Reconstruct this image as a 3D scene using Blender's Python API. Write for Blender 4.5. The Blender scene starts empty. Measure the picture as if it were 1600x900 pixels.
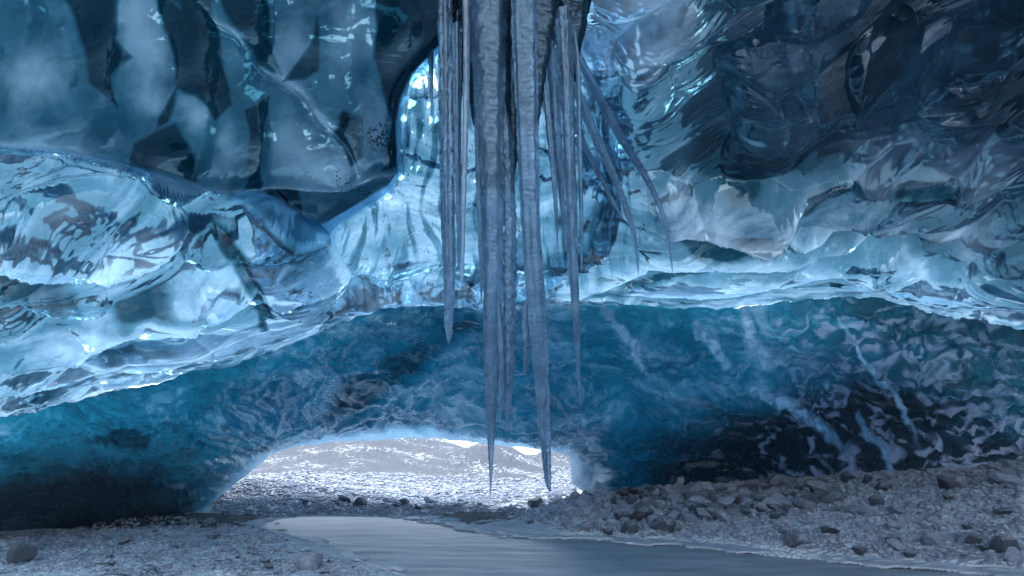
import bpy, bmesh, math, random
import numpy as np
from mathutils import Vector
random.seed(7); RNG = np.random.default_rng(7)
C = bpy.context.scene.collection
SC = bpy.context.scene

# ------------------------------------------------------------------ camera, world, sun, exposure
F_PX, CX, CY, HORIZON, EYE = 850.0, 800.0, 450.0, 735.0, 1.3
PITCH = math.atan((HORIZON - CY) / F_PX)
cam_data = bpy.data.cameras.new('camera'); cam = bpy.data.objects.new('camera', cam_data); C.objects.link(cam)
cam.location = (0, 0, EYE); cam.rotation_euler = (math.pi / 2 + PITCH, 0, 0)
cam_data.sensor_width = 36; cam_data.lens = 36 * F_PX / 1600
cam_data.clip_start = 0.05; cam_data.clip_end = 3000
SC.camera = cam
SUN_EL, SUN_AZ = math.radians(50), math.radians(-18)      # azimuth from +Y towards +X
world = bpy.data.worlds.new('World'); SC.world = world; world.use_nodes = True
wn = world.node_tree.nodes; wl = world.node_tree.links
sky = wn.new('ShaderNodeTexSky'); sky.sky_type = 'NISHITA'; sky.sun_disc = False
sky.sun_elevation = SUN_EL; sky.sun_rotation = SUN_AZ
sky.air_density = 1.0; sky.dust_density = 0.3; sky.ozone_density = 1.0
veil = wn.new('ShaderNodeMix'); veil.data_type = 'RGBA'; veil.inputs[0].default_value = .80      # thin even cloud over the sky
wl.new(sky.outputs[0], veil.inputs[6]); veil.inputs[7].default_value = (6.6, 7.7, 8.9, 1)
wl.new(veil.outputs[2], wn['Background'].inputs[0]); wn['Background'].inputs[1].default_value = 0.13
sl = bpy.data.lights.new('sun', 'SUN'); sun = bpy.data.objects.new('sun', sl); C.objects.link(sun)
sl.energy = 0.5; sl.angle = math.radians(14); sl.color = (1.0, 0.985, 0.965)
sd_ = Vector((math.sin(SUN_AZ) * math.cos(SUN_EL), math.cos(SUN_AZ) * math.cos(SUN_EL), math.sin(SUN_EL)))
sun.rotation_euler = sd_.to_track_quat('Z', 'Y').to_euler()
sun.location = (-20, 40, 60)
SC.view_settings.view_transform = 'Standard'; SC.view_settings.look = 'None'
SC.view_settings.exposure = 1.5; SC.view_settings.gamma = 1.0
SC.render.engine = 'CYCLES'
SC.cycles.use_denoising = True
try: SC.cycles.denoiser = 'OPENIMAGEDENOISE'
except Exception: pass
SC.cycles.max_bounces = 8; SC.cycles.diffuse_bounces = 3; SC.cycles.glossy_bounces = 3
SC.cycles.transmission_bounces = 6; SC.cycles.sample_clamp_indirect = 4.0

# ------------------------------------------------------------------ numeric helpers
CP, SP = math.cos(PITCH), math.sin(PITCH)
def unproj(px, py, D):
    xr = (np.asarray(px, float) - CX) / F_PX; yr = (CY - np.asarray(py, float)) / F_PX
    return np.stack([xr * D, (CP - yr * SP) * D, EYE + (SP + yr * CP) * D], -1)
def project(P):
    x, y, z = P[..., 0], P[..., 1], P[..., 2] - EYE
    d = y * CP + z * SP; u = -y * SP + z * CP
    return CX + F_PX * x / d, CY - F_PX * u / d, d
def on_plane(px, py, z=0.0):
    r = unproj(px, py, 1.0) - np.array([0, 0, EYE]); t = (z - EYE) / r[..., 2]
    return r[..., :2] * t[..., None]
_perm = np.random.default_rng(11).permutation(256).astype(np.int64); _perm = np.concatenate([_perm, _perm])
_ang = np.random.default_rng(12).random(256) * 2 * np.pi
_gx, _gy = np.cos(_ang).astype(np.float32), np.sin(_ang).astype(np.float32)
def perlin(x, y, seed=0):
    x = np.asarray(x, np.float32) + seed * 17.31; y = np.asarray(y, np.float32) + seed * 9.17
    xi = np.floor(x).astype(np.int64); yi = np.floor(y).astype(np.int64)
    xf = x - xi; yf = y - yi
    u = xf * xf * xf * (xf * (xf * 6 - 15) + 10); v = yf * yf * yf * (yf * (yf * 6 - 15) + 10)
    def g(ix, iy, dx, dy):
        h = _perm[(_perm[ix & 255] + iy) & 255]
        return _gx[h] * dx + _gy[h] * dy
    a = g(xi, yi, xf, yf); b = g(xi + 1, yi, xf - 1, yf); c = g(xi, yi + 1, xf, yf - 1); d = g(xi + 1, yi + 1, xf - 1, yf - 1)
    return 1.5 * ((a + u * (b - a)) * (1 - v) + (c + u * (d - c)) * v)
def fbm(x, y, o=4, seed=0, gain=.5):
    s = 0; a = 1
    for i in range(o):
        s = s + a * perlin(x, y, seed + i * 3); x = x * 2.03; y = y * 2.03; a *= gain
    return s
def ridged(x, y, o=3, seed=0, gain=.5):
    s = 0; a = 1
    for i in range(o):
        s = s + a * (1 - np.abs(perlin(x, y, seed + i * 3)) * 2); x = x * 2.1; y = y * 2.1; a *= gain
    return s
def sstep(a, b, x):
    t = np.clip((x - a) / (b - a), 0, 1); return t * t * (3 - 2 * t)
def curve(pts):
    p = np.array(pts, float); xs, ys = p[:, 0], p[:, 1]
    m = np.gradient(ys, xs)
    def f(x):
        x = np.asarray(x, float); xc = np.clip(x, xs[0], xs[-1])
        i = np.clip(np.searchsorted(xs, xc) - 1, 0, len(xs) - 2)
        h = xs[i + 1] - xs[i]; t = (xc - xs[i]) / h
        return ((2*t**3 - 3*t**2 + 1) * ys[i] + (t**3 - 2*t**2 + t) * h * m[i] + (-2*t**3 + 3*t**2) * ys[i+1] + (t**3 - t**2) * h * m[i+1])
    return f
def seg_dist(X, Y, pts, closed=False):
    pts = np.array(pts, float); n = len(pts); best = np.full(X.shape, 1e9)
    for i in range(n if closed else n - 1):
        a, b = pts[i], pts[(i + 1) % n]; d = b - a; L = max(d @ d, 1e-9)
        t = np.clip(((X - a[0]) * d[0] + (Y - a[1]) * d[1]) / L, 0, 1)
        best = np.minimum(best, (X - a[0] - t * d[0])**2 + (Y - a[1] - t * d[1])**2)
    return np.sqrt(best)
def inside(X, Y, pts):
    pts = np.array(pts, float); n = len(pts); r = np.zeros(X.shape, bool)
    for i in range(n):
        a, b = pts[i], pts[(i + 1) % n]
        if a[1] == b[1]: continue
        c = ((a[1] > Y) != (b[1] > Y)) & (X < (b[0] - a[0]) * (Y - a[1]) / (b[1] - a[1]) + a[0])
        r ^= c
    return r
def crop(X, Y, pts, pad):
    p = np.array(pts, float)
    m = (X > p[:, 0].min() - pad) & (X < p[:, 0].max() + pad) & (Y > p[:, 1].min() - pad) & (Y < p[:, 1].max() + pad)
    return np.nonzero(m)
def poly_sdf(X, Y, pts):            # negative inside
    d = seg_dist(X, Y, pts, True); return np.where(inside(X, Y, pts), -d, d)
def poly_mask(X, Y, pts, soft):
    out = np.zeros(X.shape); ix = crop(X, Y, pts, soft * 2 + 30)
    out[ix] = 1 - sstep(-soft, soft, poly_sdf(X[ix], Y[ix], pts)); return out
def line_bump(X, Y, pts, w, sharp=True):
    out = np.zeros(X.shape); ix = crop(X, Y, pts, w * 5); d = seg_dist(X[ix], Y[ix], pts)
    out[ix] = np.exp(-d / w) if sharp else np.exp(-(d / w)**2); return out

# ------------------------------------------------------------------ object helpers
def tag(o, label=None, cat=None, group=None, kind=None):
    if label: o['label'] = label
    if cat: o['category'] = cat
    if group: o['group'] = group
    if kind: o['kind'] = kind
    return o
def mesh_np(name, V, Fq, mat, smooth=True, attrs=None):
    V = np.asarray(V, np.float32).reshape(-1, 3); Fq = np.asarray(Fq, np.int32); k = Fq.shape[1]
    me = bpy.data.meshes.new(name)
    me.vertices.add(len(V)); me.vertices.foreach_set('co', V.ravel())
    me.loops.add(Fq.size); me.loops.foreach_set('vertex_index', Fq.ravel())
    me.polygons.add(len(Fq)); me.polygons.foreach_set('loop_start', np.arange(0, Fq.size, k, dtype=np.int32))
    me.polygons.foreach_set('loop_total', np.full(len(Fq), k, np.int32))
    me.polygons.foreach_set('use_smooth', np.full(len(Fq), smooth))
    for an, av in (attrs or {}).items():
        at = me.attributes.new(an, 'FLOAT', 'POINT'); at.data.foreach_set('value', np.asarray(av, np.float32).ravel())
    me.update(calc_edges=True)
    if mat: me.materials.append(mat)
    return me
def obj(name, me, parent=None):
    o = bpy.data.objects.new(name, me); C.objects.link(o)
    if parent: o.parent = parent
    return o
def grid_faces(r, c, flip=False):
    i = np.arange(r * c).reshape(r, c)
    q = np.stack([i[:-1, :-1], i[:-1, 1:], i[1:, 1:], i[1:, :-1]], -1).reshape(-1, 4)
    return q[:, ::-1] if flip else q
def grid_normals(P):
    du = np.gradient(P, axis=1); dv = np.gradient(P, axis=0)
    n = np.cross(du, dv); n /= np.linalg.norm(n, axis=-1, keepdims=True) + 1e-12
    toc = np.array([0, 0, EYE]) - P
    s = np.sign((n * toc).sum(-1, keepdims=True)); s[s == 0] = 1
    return n * s
def smooth3(P, k=6):
    Q = P
    for _ in range(k):
        B = np.pad(Q, ((2, 2), (2, 2), (0, 0)), mode='edge'); Q = (B[:-4, 2:-2] + B[4:, 2:-2] + B[2:-2, :-4] + B[2:-2, 4:] + Q) / 5
    return Q
def smooth2(A, n):
    for _ in range(n):
        B = np.pad(A, 1, mode='edge'); A = (B[:-2, 1:-1] + B[2:, 1:-1] + B[1:-1, :-2] + B[1:-1, 2:] + 2 * A) / 6
    return A

# ------------------------------------------------------------------ materials
class NT:
    def __init__(s, name):
        s.m = bpy.data.materials.new(name); s.m.use_nodes = True; s.t = s.m.node_tree
        for n in list(s.t.nodes): s.t.nodes.remove(n)
        s.out = s.n('ShaderNodeOutputMaterial')
    def n(s, typ, **kw):
        nd = s.t.nodes.new(typ)
        for k, v in kw.items():
            if k.startswith('i_'): s.set(nd.inputs[k[2:].replace('_', ' ')], v)
            else: setattr(nd, k, v)
        return nd
    def set(s, inp, v):
        if isinstance(v, bpy.types.NodeSocket): s.t.links.new(v, inp)
        elif hasattr(v, 'outputs'): s.t.links.new(v.outputs[0], inp)
        else: inp.default_value = (*v, 1) if isinstance(v, tuple) and len(v) == 3 and inp.type == 'RGBA' else v
    def math(s, op, a, b=0.0, clamp=False):
        nd = s.n('ShaderNodeMath', operation=op, use_clamp=clamp); s.set(nd.inputs[0], a); s.set(nd.inputs[1], b); return nd.outputs[0]
    def attr(s, name): return s.n('ShaderNodeAttribute', attribute_name=name).outputs['Fac']
    def mixc(s, f, a, b, bt='MIX'):
        nd = s.n('ShaderNodeMix', data_type='RGBA', blend_type=bt)
        s.set(nd.inputs[0], f); s.set(nd.inputs[6], a); s.set(nd.inputs[7], b); return nd.outputs[2]
    def ramp(s, f, stops, interp='LINEAR'):
        nd = s.n('ShaderNodeValToRGB'); e = nd.color_ramp.elements; nd.color_ramp.interpolation = interp
        while len(e) < len(stops): e.new(0.5)
        for k, (p, c) in enumerate(stops):
            e[k].position = p; e[k].color = (*c, 1) if isinstance(c, tuple) else (c, c, c, 1)
        s.set(nd.inputs[0], f); return nd.outputs[0]
    def noise(s, scale, detail=4, rough=.55, vec=None, dist=0.0):
        nd = s.n('ShaderNodeTexNoise'); nd.inputs['Scale'].default_value = scale; nd.inputs['Detail'].default_value = detail
        nd.inputs['Roughness'].default_value = rough; nd.inputs['Distortion'].default_value = dist
        if vec is not None: s.set(nd.inputs['Vector'], vec)
        return nd.outputs[0]
    def coord(s, scale=(1, 1, 1), rot=(0, 0, 0)):
        tc = s.n('ShaderNodeTexCoord'); mp = s.n('ShaderNodeMapping'); s.t.links.new(tc.outputs['Object'], mp.inputs[0])
        mp.inputs['Scale'].default_value = scale; mp.inputs['Rotation'].default_value = rot; return mp.outputs[0]
    def bump(s, h, strength=.3, dist=.02, nrm=None):
        nd = s.n('ShaderNodeBump'); nd.inputs['Strength'].default_value = strength; nd.inputs['Distance'].default_value = dist
        s.set(nd.inputs['Height'], h)
        if nrm is not None: s.set(nd.inputs['Normal'], nrm)
        return nd.outputs[0]
    def mixs(s, f, a, b):
        nd = s.n('ShaderNodeMixShader'); s.set(nd.inputs[0], f); s.set(nd.inputs[1], a); s.set(nd.inputs[2], b); return nd.outputs[0]
    def done(s, sh): s.t.links.new(sh, s.out.inputs[0]); return s.m

def ice_material(name, deep, mid, pale, clear_tint, deep_tint, bump_scale=14., bump_str=.35, bump_dist=.02, rough=.12, gloss=1.0, scat0=.35, scat1=.55, stretch=(1, 1, 1), namp=.55, gcol=(.8, .9, 1), ior=1.6):
    """bubble: 0 clear deep ice .. 1 white bubbly ice, plus painted highlights and shade.  grit: density of black sediment specks."""
    t = NT(name); bub = t.attr('bubble_shading'); grit = t.attr('grit'); lil = t.attr('dust_glint'); painted_shade = t.attr('painted_shade')
    v = t.coord()
    n1 = t.noise(5.0, 6, .6, v, .6); n2 = t.noise(22., 4, .6, v)
    b = t.math('ADD', bub, t.math('MULTIPLY', t.math('SUBTRACT', n1, .5), namp))
    b = t.math('ADD', b, t.math('MULTIPLY', t.math('SUBTRACT', n2, .5), namp * .45), True)
    col = t.ramp(b, [(0., deep), (.5, mid), (1., pale)])
    col = t.mixc(painted_shade, col, (.006, .011, .016)); col = t.mixc(lil, col, (.22, .27, .39))
    # painted shade near black, lilac dust and painted glints, then sediment grains frozen in the ice
    vo = t.n('ShaderNodeTexVoronoi'); vo.inputs['Scale'].default_value = 38.; t.set(vo.inputs['Vector'], v)
    clus = t.noise(3.2, 3, .6, v)
    sp = t.math('MULTIPLY', t.math('SUBTRACT', clus, .35), grit)
    spot = t.math('LESS_THAN', vo.outputs['Distance'], t.math('MULTIPLY', sp, 1.5))
    col = t.mixc(spot, col, (.01, .012, .015))
    tint = t.mixc(spot, t.ramp(b, [(.0, deep_tint), (.45, clear_tint), (1., (.55, .75, .88))]), (.01, .012, .015))
    vs = t.coord(stretch); bh = t.math('ADD', t.noise(bump_scale, 4, .5, vs, .4), t.math('MULTIPLY', t.noise(bump_scale * 6, 3, .6, vs), .2))
    nm = t.bump(bh, bump_str, bump_dist)
    tint = t.mixc(painted_shade, tint, (.006, .012, .018))
    dif = t.n('ShaderNodeBsdfDiffuse', i_Color=col, i_Normal=nm); tr = t.n('ShaderNodeBsdfTranslucent', i_Color=col, i_Normal=nm)
    scat = t.mixs(.62, dif.outputs[0], tr.outputs[0])
    refr = t.n('ShaderNodeBsdfRefraction', i_Color=tint, i_Normal=nm, i_Roughness=.10, i_IOR=1.31)
    body = t.mixs(t.math('ADD', t.math('ADD', t.math('MULTIPLY', b, scat1), scat0), t.attr('milk'), True), refr.outputs[0], scat)
    gl = t.n('ShaderNodeBsdfGlossy', i_Normal=nm, i_Roughness=rough); gl.inputs['Color'].default_value = (*gcol, 1)
    fr = t.n('ShaderNodeFresnel', i_Normal=nm); fr.inputs['IOR'].default_value = ior
    return t.done(t.mixs(t.math('MULTIPLY', fr.outputs[0], gloss, True), body, gl.outputs[0]))

M_LOBE = ice_material('lobe_ice', (.001, .014, .024), (.017, .080, .122), (.36, .54, .65), (.03, .12, .17), (.001, .012, .02), bump_scale=40, bump_str=.10, bump_dist=.003, rough=.15, scat0=.88, scat1=.12, gloss=.75, namp=.11, gcol=(.38, .72, 1), ior=1.7)
M_ROOF = ice_material('roof_ice', (.003, .020, .031), (.024, .066, .096), (.48, .59, .68), (.10, .23, .30), (.005, .035, .052), bump_scale=9, bump_str=.14, bump_dist=.012, rough=.07, scat0=.22, scat1=.36, gloss=1.0, namp=.32, gcol=(.74, .9, 1), ior=2.1)
M_TUNNEL = ice_material('tunnel_ice', (.001, .018, .029), (.006, .115, .185), (.18, .36, .48), (.010, .145, .225), (.002, .025, .04), bump_scale=7, bump_str=.7, bump_dist=.04, rough=.07, stretch=(1, 1, 2.6), scat0=.62, scat1=.25, gloss=.85, namp=.35, gcol=(.7, .87, 1), ior=1.6)
M_CURTAIN = ice_material('curtain_ice', (.012, .045, .065), (.06, .15, .205), (.30, .42, .52), (.14, .32, .42), (.03, .11, .15), bump_scale=22, bump_str=.3, bump_dist=.015, rough=.08, stretch=(1, 1, .35), scat0=.6, scat1=.3, gloss=1.0, gcol=(.6, .82, 1))
def deep_material():
    t = NT('deep_ice'); v = t.coord(); nm = t.bump(t.noise(3.5, 4, .5, v, .5), .4, .05)
    rf = t.n('ShaderNodeBsdfRefraction', i_Normal=nm, i_Roughness=.22, i_IOR=1.31); rf.inputs['Color'].default_value = (.80, .90, .96, 1)
    gl = t.n('ShaderNodeBsdfGlossy', i_Normal=nm, i_Roughness=.16); gl.inputs['Color'].default_value = (.45, .65, .78, 1)
    fr = t.n('ShaderNodeFresnel', i_Normal=nm); fr.inputs['IOR'].default_value = 1.31
    return t.done(t.mixs(fr.outputs[0], rf.outputs[0], gl.outputs[0]))
M_DEEP = deep_material()
def icicle_material(name, c0, c1):
    t = NT(name); v = t.coord()
    col = t.ramp(t.noise(7, 5, .6, v), [(.3, c0), (.7, c1)])
    nm = t.bump(t.math('ADD', t.noise(26, 3, .5, t.coord((1, 1, 2.4))), t.math('MULTIPLY', t.noise(80, 2, .5, v), .25)), .35, .010)
    dif = t.n('ShaderNodeBsdfDiffuse', i_Color=col, i_Normal=nm); tr = t.n('ShaderNodeBsdfTranslucent', i_Color=col, i_Normal=nm)
    scat = t.mixs(.45, dif.outputs[0], tr.outputs[0])
    refr = t.n('ShaderNodeBsdfRefraction', i_Normal=nm, i_Roughness=.03, i_IOR=1.31); refr.inputs['Color'].default_value = (.74, .84, .93, 1)
    body = t.mixs(t.ramp(t.noise(4, 4, .6, t.coord((1, 1, .5))), [(.35, .25), (.65, .65)]), refr.outputs[0], scat)
    gl = t.n('ShaderNodeBsdfGlossy', i_Normal=nm, i_Roughness=.04); gl.inputs['Color'].default_value = (.72, .88, 1, 1); fr = t.n('ShaderNodeFresnel', i_Normal=nm); fr.inputs['IOR'].default_value = 1.65
    return t.done(t.mixs(fr.outputs[0], body, gl.outputs[0]))
M_ICICLE = icicle_material('icicle_ice', (.07, .16, .26), (.26, .42, .58)); M_PALE = icicle_material('pale_icicle_ice', (.45, .56, .68), (.75, .82, .9))  # second one is paler, for the thin white rib icicle
def rock_material(name, c0, c1, frost):
    t = NT(name); v = t.coord(); inf = t.n('ShaderNodeObjectInfo')
    off = t.n('ShaderNodeVectorMath', operation='ADD'); t.set(off.inputs[0], v); t.set(off.inputs[1], inf.outputs['Location'])
    n = t.noise(3.5, 6, .65, off.outputs[0]); col = t.ramp(n, [(.3, c0), (.7, c1)])
    col = t.mixc(t.ramp(inf.outputs['Random'], [(.35, .05), (.6, .85)]), col, (.03, .036, .052), 'MIX')
    geo = t.n('ShaderNodeNewGeometry'); sep = t.n('ShaderNodeSeparateXYZ'); t.set(sep.inputs[0], geo.outputs['Normal'])
    up = t.math('MULTIPLY', t.math('SUBTRACT', sep.outputs[2], .35), 1.5, True)
    fz = t.math('MULTIPLY', t.ramp(t.noise(12, 6, .7, off.outputs[0]), [(.50, 0.), (.56, 1.)]), up)
    col = t.mixc(t.math('MULTIPLY', fz, frost), col, (.82, .84, .9))
    nm = t.bump(t.noise(24, 6, .65, off.outputs[0]), .6, .02)
    p = t.n('ShaderNodeBsdfPrincipled', i_Base_Color=col, i_Roughness=.62, i_Normal=nm)
    return t.done(p.outputs[0])
M_ROCK = rock_material('rock', (.18, .195, .25), (.42, .45, .56), 1.0)
M_PEBBLE = rock_material('pebble', (.16, .175, .225), (.46, .49, .60), 1.0)
def ground_material():
    t = NT('gravel_ground'); v = t.coord(); snow = t.attr('snow')
    vo = t.n('ShaderNodeTexVoronoi'); vo.inputs['Scale'].default_value = 14.; t.set(vo.inputs['Vector'], v)
    g = t.ramp(vo.outputs['Color'], [(.2, (.025, .028, .036)), (.8, (.15, .16, .20))])
    n = t.noise(3.2, 9, .74, v); n = t.math('ADD', n, t.math('MULTIPLY', t.math('SUBTRACT', t.noise(1.1, 4, .6, v), .5), .5))
    f = t.ramp(t.math('ADD', n, t.math('SUBTRACT', snow, .5)), [(.49, 0.), (.53, 1.)])
    col = t.mixc(f, g, (.80, .82, .88))
    h = t.math('SUBTRACT', t.math('MULTIPLY', f, .3), vo.outputs['Distance'])
    nm = t.bump(h, .8, .05)
    p = t.n('ShaderNodeBsdfPrincipled', i_Base_Color=col, i_Roughness=.75, i_Normal=nm)
    return t.done(p.outputs[0])
M_GROUND = ground_material()
def water_material():
    t = NT('silt_water'); v = t.coord((.5, 2.2, 1), (0, 0, .35))
    n = t.noise(1.4, 5, .55, v, .4)
    col = t.ramp(n, [(.3, (.29, .35, .40)), (.65, (.52, .57, .64))])
    nm = t.bump(n, .10, .06)
    p = t.n('ShaderNodeBsdfPrincipled', i_Base_Color=col, i_Roughness=.42, i_Normal=nm); p.inputs['IOR'].default_value = 1.33
    return t.done(p.outputs[0])
M_WATER = water_material()
def snow_material():
    t = NT('snow'); v = t.coord(); nm = t.bump(t.noise(20, 6, .65, v), .5, .03)
    col = t.ramp(t.noise(5, 5, .6, v), [(.3, (.50, .53, .62)), (.7, (.76, .78, .84))])
    return t.done(t.n('ShaderNodeBsdfPrincipled', i_Base_Color=col, i_Roughness=.45, i_Normal=nm).outputs[0])
M_SNOW = snow_material()

# ------------------------------------------------------------------ shared picture curves (used to find real positions)
RIM = curve([(-320, 720), (-150, 682), (0, 648), (90, 632), (160, 615), (240, 600), (300, 578), (350, 570), (410, 550), (440, 542), (520, 510), (560, 495), (600, 483), (660, 478), (740, 482), (800, 484), (880, 478), (950, 475), (1020, 480), (1100, 482), (1160, 480), (1230, 470), (1290, 467), (1370, 466), (1430, 480), (1490, 497), (1550, 502), (1600, 512), (1750, 545), (1920, 590)])
def rim_wob(x): return 3.6 * fbm(x / 24, x * 0 + 3.3, 3, 77)
RIM_D = curve([(-320, 5.8), (0, 7.5), (300, 8.6), (600, 10), (800, 10.2), (1100, 10), (1400, 9), (1600, 7.6), (1920, 6.2)])
FOOT = curve([(-320, 858), (-150, 846), (0, 832), (150, 816), (250, 806), (290, 801), (320, 790), (345, 772), (370, 752), (400, 728), (430, 706), (460, 697), (500, 692), (600, 688), (690, 686), (760, 692), (830, 699), (870, 706), (900, 720), (930, 745), (955, 766), (1000, 763), (1100, 752), (1300, 741), (1500, 726), (1600, 714), (1750, 700), (1920, 690)])
FOOT_D = curve([(-320, 9.6), (0, 11.6), (150, 13.8), (290, 17), (345, 18.5), (400, 20), (500, 21.5), (600, 22), (760, 22), (830, 21), (884, 19), (960, 15.8), (1100, 14.6), (1300, 14), (1500, 13), (1600, 12.5), (1920, 11.5)])

# ================================================================== the upper ice: roof, hanging lobe, back wall
def build_upper():
    gx = np.arange(-320, 1921, 2.0); gy = np.arange(-430, 740, 2.0)
    X, Y0 = np.meshgrid(gx, gy); rim = RIM(gx)[None, :]
    # rows run from the top to the rim: squeeze the grid so that its last row is the rim itself
    tt = (Y0 - gy[0]) / (gy[-1] - gy[0]); Y = gy[0] + tt * (rim - gy[0])
    W = 14 * fbm(X / 90, Y / 90, 3, 40); W2 = 14 * fbm(X / 90, Y / 90, 3, 50)     # wobble for drawn outlines
    w1 = 4 * fbm(X / 30, Y / 30, 3, 60); Xw, Yw = X + .55 * W + w1, Y + .55 * W2 + w1
    Wa = 16 * perlin(X / 150, Y / 150, 40); Wb = 16 * perlin(X / 150, Y / 150, 50); Xs, Ys = X + Wa, Y + Wb        # gentle wobble for shapes
    # ---- base depths
    rd = RIM_D(X); up = np.clip((rim - Y), 0, 900)
    top_d = 5.2 + .9 * np.exp(-((X - 900) / 420)**2)
    fB = sstep(0, 520, up); DB = rd * (1 - fB) + top_d * fB
    DB = np.where(up > 520, DB - (up - 520) * .004, DB)
    hole = poly_mask(X, Y, [(500, 340), (640, 60), (760, -20), (880, 60), (890, 330), (820, 470), (600, 470), (520, 440)], 60)
    DB = DB + 2.2 * hole * sstep(0, 120, up)
    DA = 4.2 + (Y + 100) * .0022 + .0012 * (X - 300) * (X < 300) + .0005 * np.abs(X - 420)
    PA = unproj(X, Y, DA); PB = unproj(X, Y, DB); NA = grid_normals(PA); NB = grid_normals(smooth2(DB[..., ], 1) * 0 + 0) if False else grid_normals(PB)
    # ---- the lobe's outline
    LOBE = [(-500, -600), (1000, -600), (985, -200), (940, -105), (880, -75), (800, -62), (745, -60), (729, -30), (724, 20), (702, 62), (680, 84), (648, 122), (628, 165), (621, 200), (623, 240), (627, 272), (604, 304), (562, 330), (520, 351), (487, 367), (462, 357), (420, 336), (372, 312), (330, 300), (270, 283), (180, 259), (90, 241), (0, 231), (-200, 225), (-500, 222)]
    sdf = poly_sdf(X + .25 * Wa, Y + .25 * Wb, LOBE)
    isA = 1 - sstep(-4, 7, sdf)
    edge = np.clip(1 + sdf / 26., 0, 1)                                # rounded lip
    hA = -.16 * (1 - np.sqrt(np.clip(1 - edge**2, 0, 1)))
    # scalloped cups
    LIPL = [(-100, 225), (0, 231), (90, 241), (180, 259), (270, 283), (335, 302), (380, 297), (430, 291), (480, 296), (530, 299), (560, 285), (592, 272), (627, 271)]
    cups = [(205, 20, 60, 75), (222, 105, 52, 55), (290, 185, 30, 45), (350, 215, 40, 80), (130, 175, 90, 50), (60, 120, 70, 90), (455, 60, 50, 70), (530, 60, 60, 70), (480, 210, 65, 80), (560, 190, 45, 90), (545, 320, 50, 30), (60, 215, 90, 30), (20, 20, 70, 70), (640, 60, 50, 70), (390, 215, 25, 70), (310, 60, 45, 90), (380, 50, 45, 60), (150, 60, 40, 60), (-80, 60, 90, 90), (-70, 190, 80, 60), (250, 245, 60, 30), (430, 325, 40, 25), (300, -60, 90, 60), (520, -60, 80, 60), (120, -70, 80, 60)]
    for (a, b, r, s) in cups:
        hA = hA - .10 * np.exp(-1.3 * (((Xs - a) / r)**2 + ((Ys - b) / s)**2))
    hA = hA + .035 * fbm(X / 80, Y / 110, 2, 3) + .05 * line_bump(Xs, Ys, [(310, 15), (380, 75), (440, 125), (480, 160), (500, 190), (540, 240), (562, 278)], 9)
    hA = hA + .11 * line_bump(X, Y, LIPL, 11) - .14 * ((Y > np.interp(X, [p[0] for p in LIPL], [p[1] for p in LIPL])) & (X > 340))
    hA = hA + .0015 * fbm(X / 9, Y / 9, 3, 33)
    # ---- the back wall and right-hand roof
    th_r = .38 * sstep(980, 1150, X) * (1 - sstep(20, 75, up) * 0) * sstep(30, 160, up)
    th_l = .27 * (1 - sstep(520, 640, X)) + .0
    U = X + 40 * fbm(X / 220, Y / 220, 2, 70); lay = sstep(950, 1100, X); Vv = Y + th_r * (X - 1000) + th_l * (X - 600) + (40 - 20 * lay) * fbm(X / 210, Y / 140, 2, 71)
    vert = poly_mask(X, Y, [(470, 300), (640, 40), (930, 60), (1010, 350), (900, 440), (600, 470), (520, 450)], 50)
    fold = .34 * fbm(U / 330, Vv / 52, 2, 5) + .16 * ridged(U / 420, Vv / 46, 1, 15) + .022 * ridged(U / 200, Vv / 19, 2, 17)
    wallv = .14 * fbm(U / 40, Y / 170, 3, 25) + .03 * ridged(U / 26, Y / 140, 2, 26)
    calm = 1 - .65 * sstep(960, 1120, X) * sstep(90, 170, up)
    fold = .34 * fbm(U / (330 + 300 * lay), Vv / 52, 2, 5) + calm * (.16 * ridged(U / 420, Vv / 46, 1, 15) + .022 * ridged(U / 200, Vv / 19, 2, 17))
    hB = (1 - vert) * fold * (.45 + .55 * sstep(250, 30, up)) + vert * wallv + .012 * fbm(X / 24, Y / 20, 3, 35)
    big = .25 * fbm((X + Y * .3) / 150, (Y - .2 * X) / 110, 2, 44) * sstep(120, 300, up) * sstep(880, 1050, X)
    hB = hB + big
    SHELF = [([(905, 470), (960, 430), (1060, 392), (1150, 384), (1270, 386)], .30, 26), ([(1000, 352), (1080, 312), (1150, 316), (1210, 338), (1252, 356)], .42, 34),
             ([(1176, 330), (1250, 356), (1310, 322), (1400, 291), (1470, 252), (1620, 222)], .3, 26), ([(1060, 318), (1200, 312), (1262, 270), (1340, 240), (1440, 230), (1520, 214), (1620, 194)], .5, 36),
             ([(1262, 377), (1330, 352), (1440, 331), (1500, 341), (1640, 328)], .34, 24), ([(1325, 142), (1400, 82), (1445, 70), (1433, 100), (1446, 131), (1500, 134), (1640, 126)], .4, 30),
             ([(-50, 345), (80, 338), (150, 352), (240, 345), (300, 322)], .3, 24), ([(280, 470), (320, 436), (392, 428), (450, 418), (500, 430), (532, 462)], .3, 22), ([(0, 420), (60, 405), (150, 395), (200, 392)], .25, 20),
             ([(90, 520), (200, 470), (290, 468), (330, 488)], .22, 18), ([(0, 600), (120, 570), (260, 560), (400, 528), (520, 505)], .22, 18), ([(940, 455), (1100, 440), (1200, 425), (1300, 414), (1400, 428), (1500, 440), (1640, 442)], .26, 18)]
    lip_shading = np.zeros(X.shape)
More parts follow.
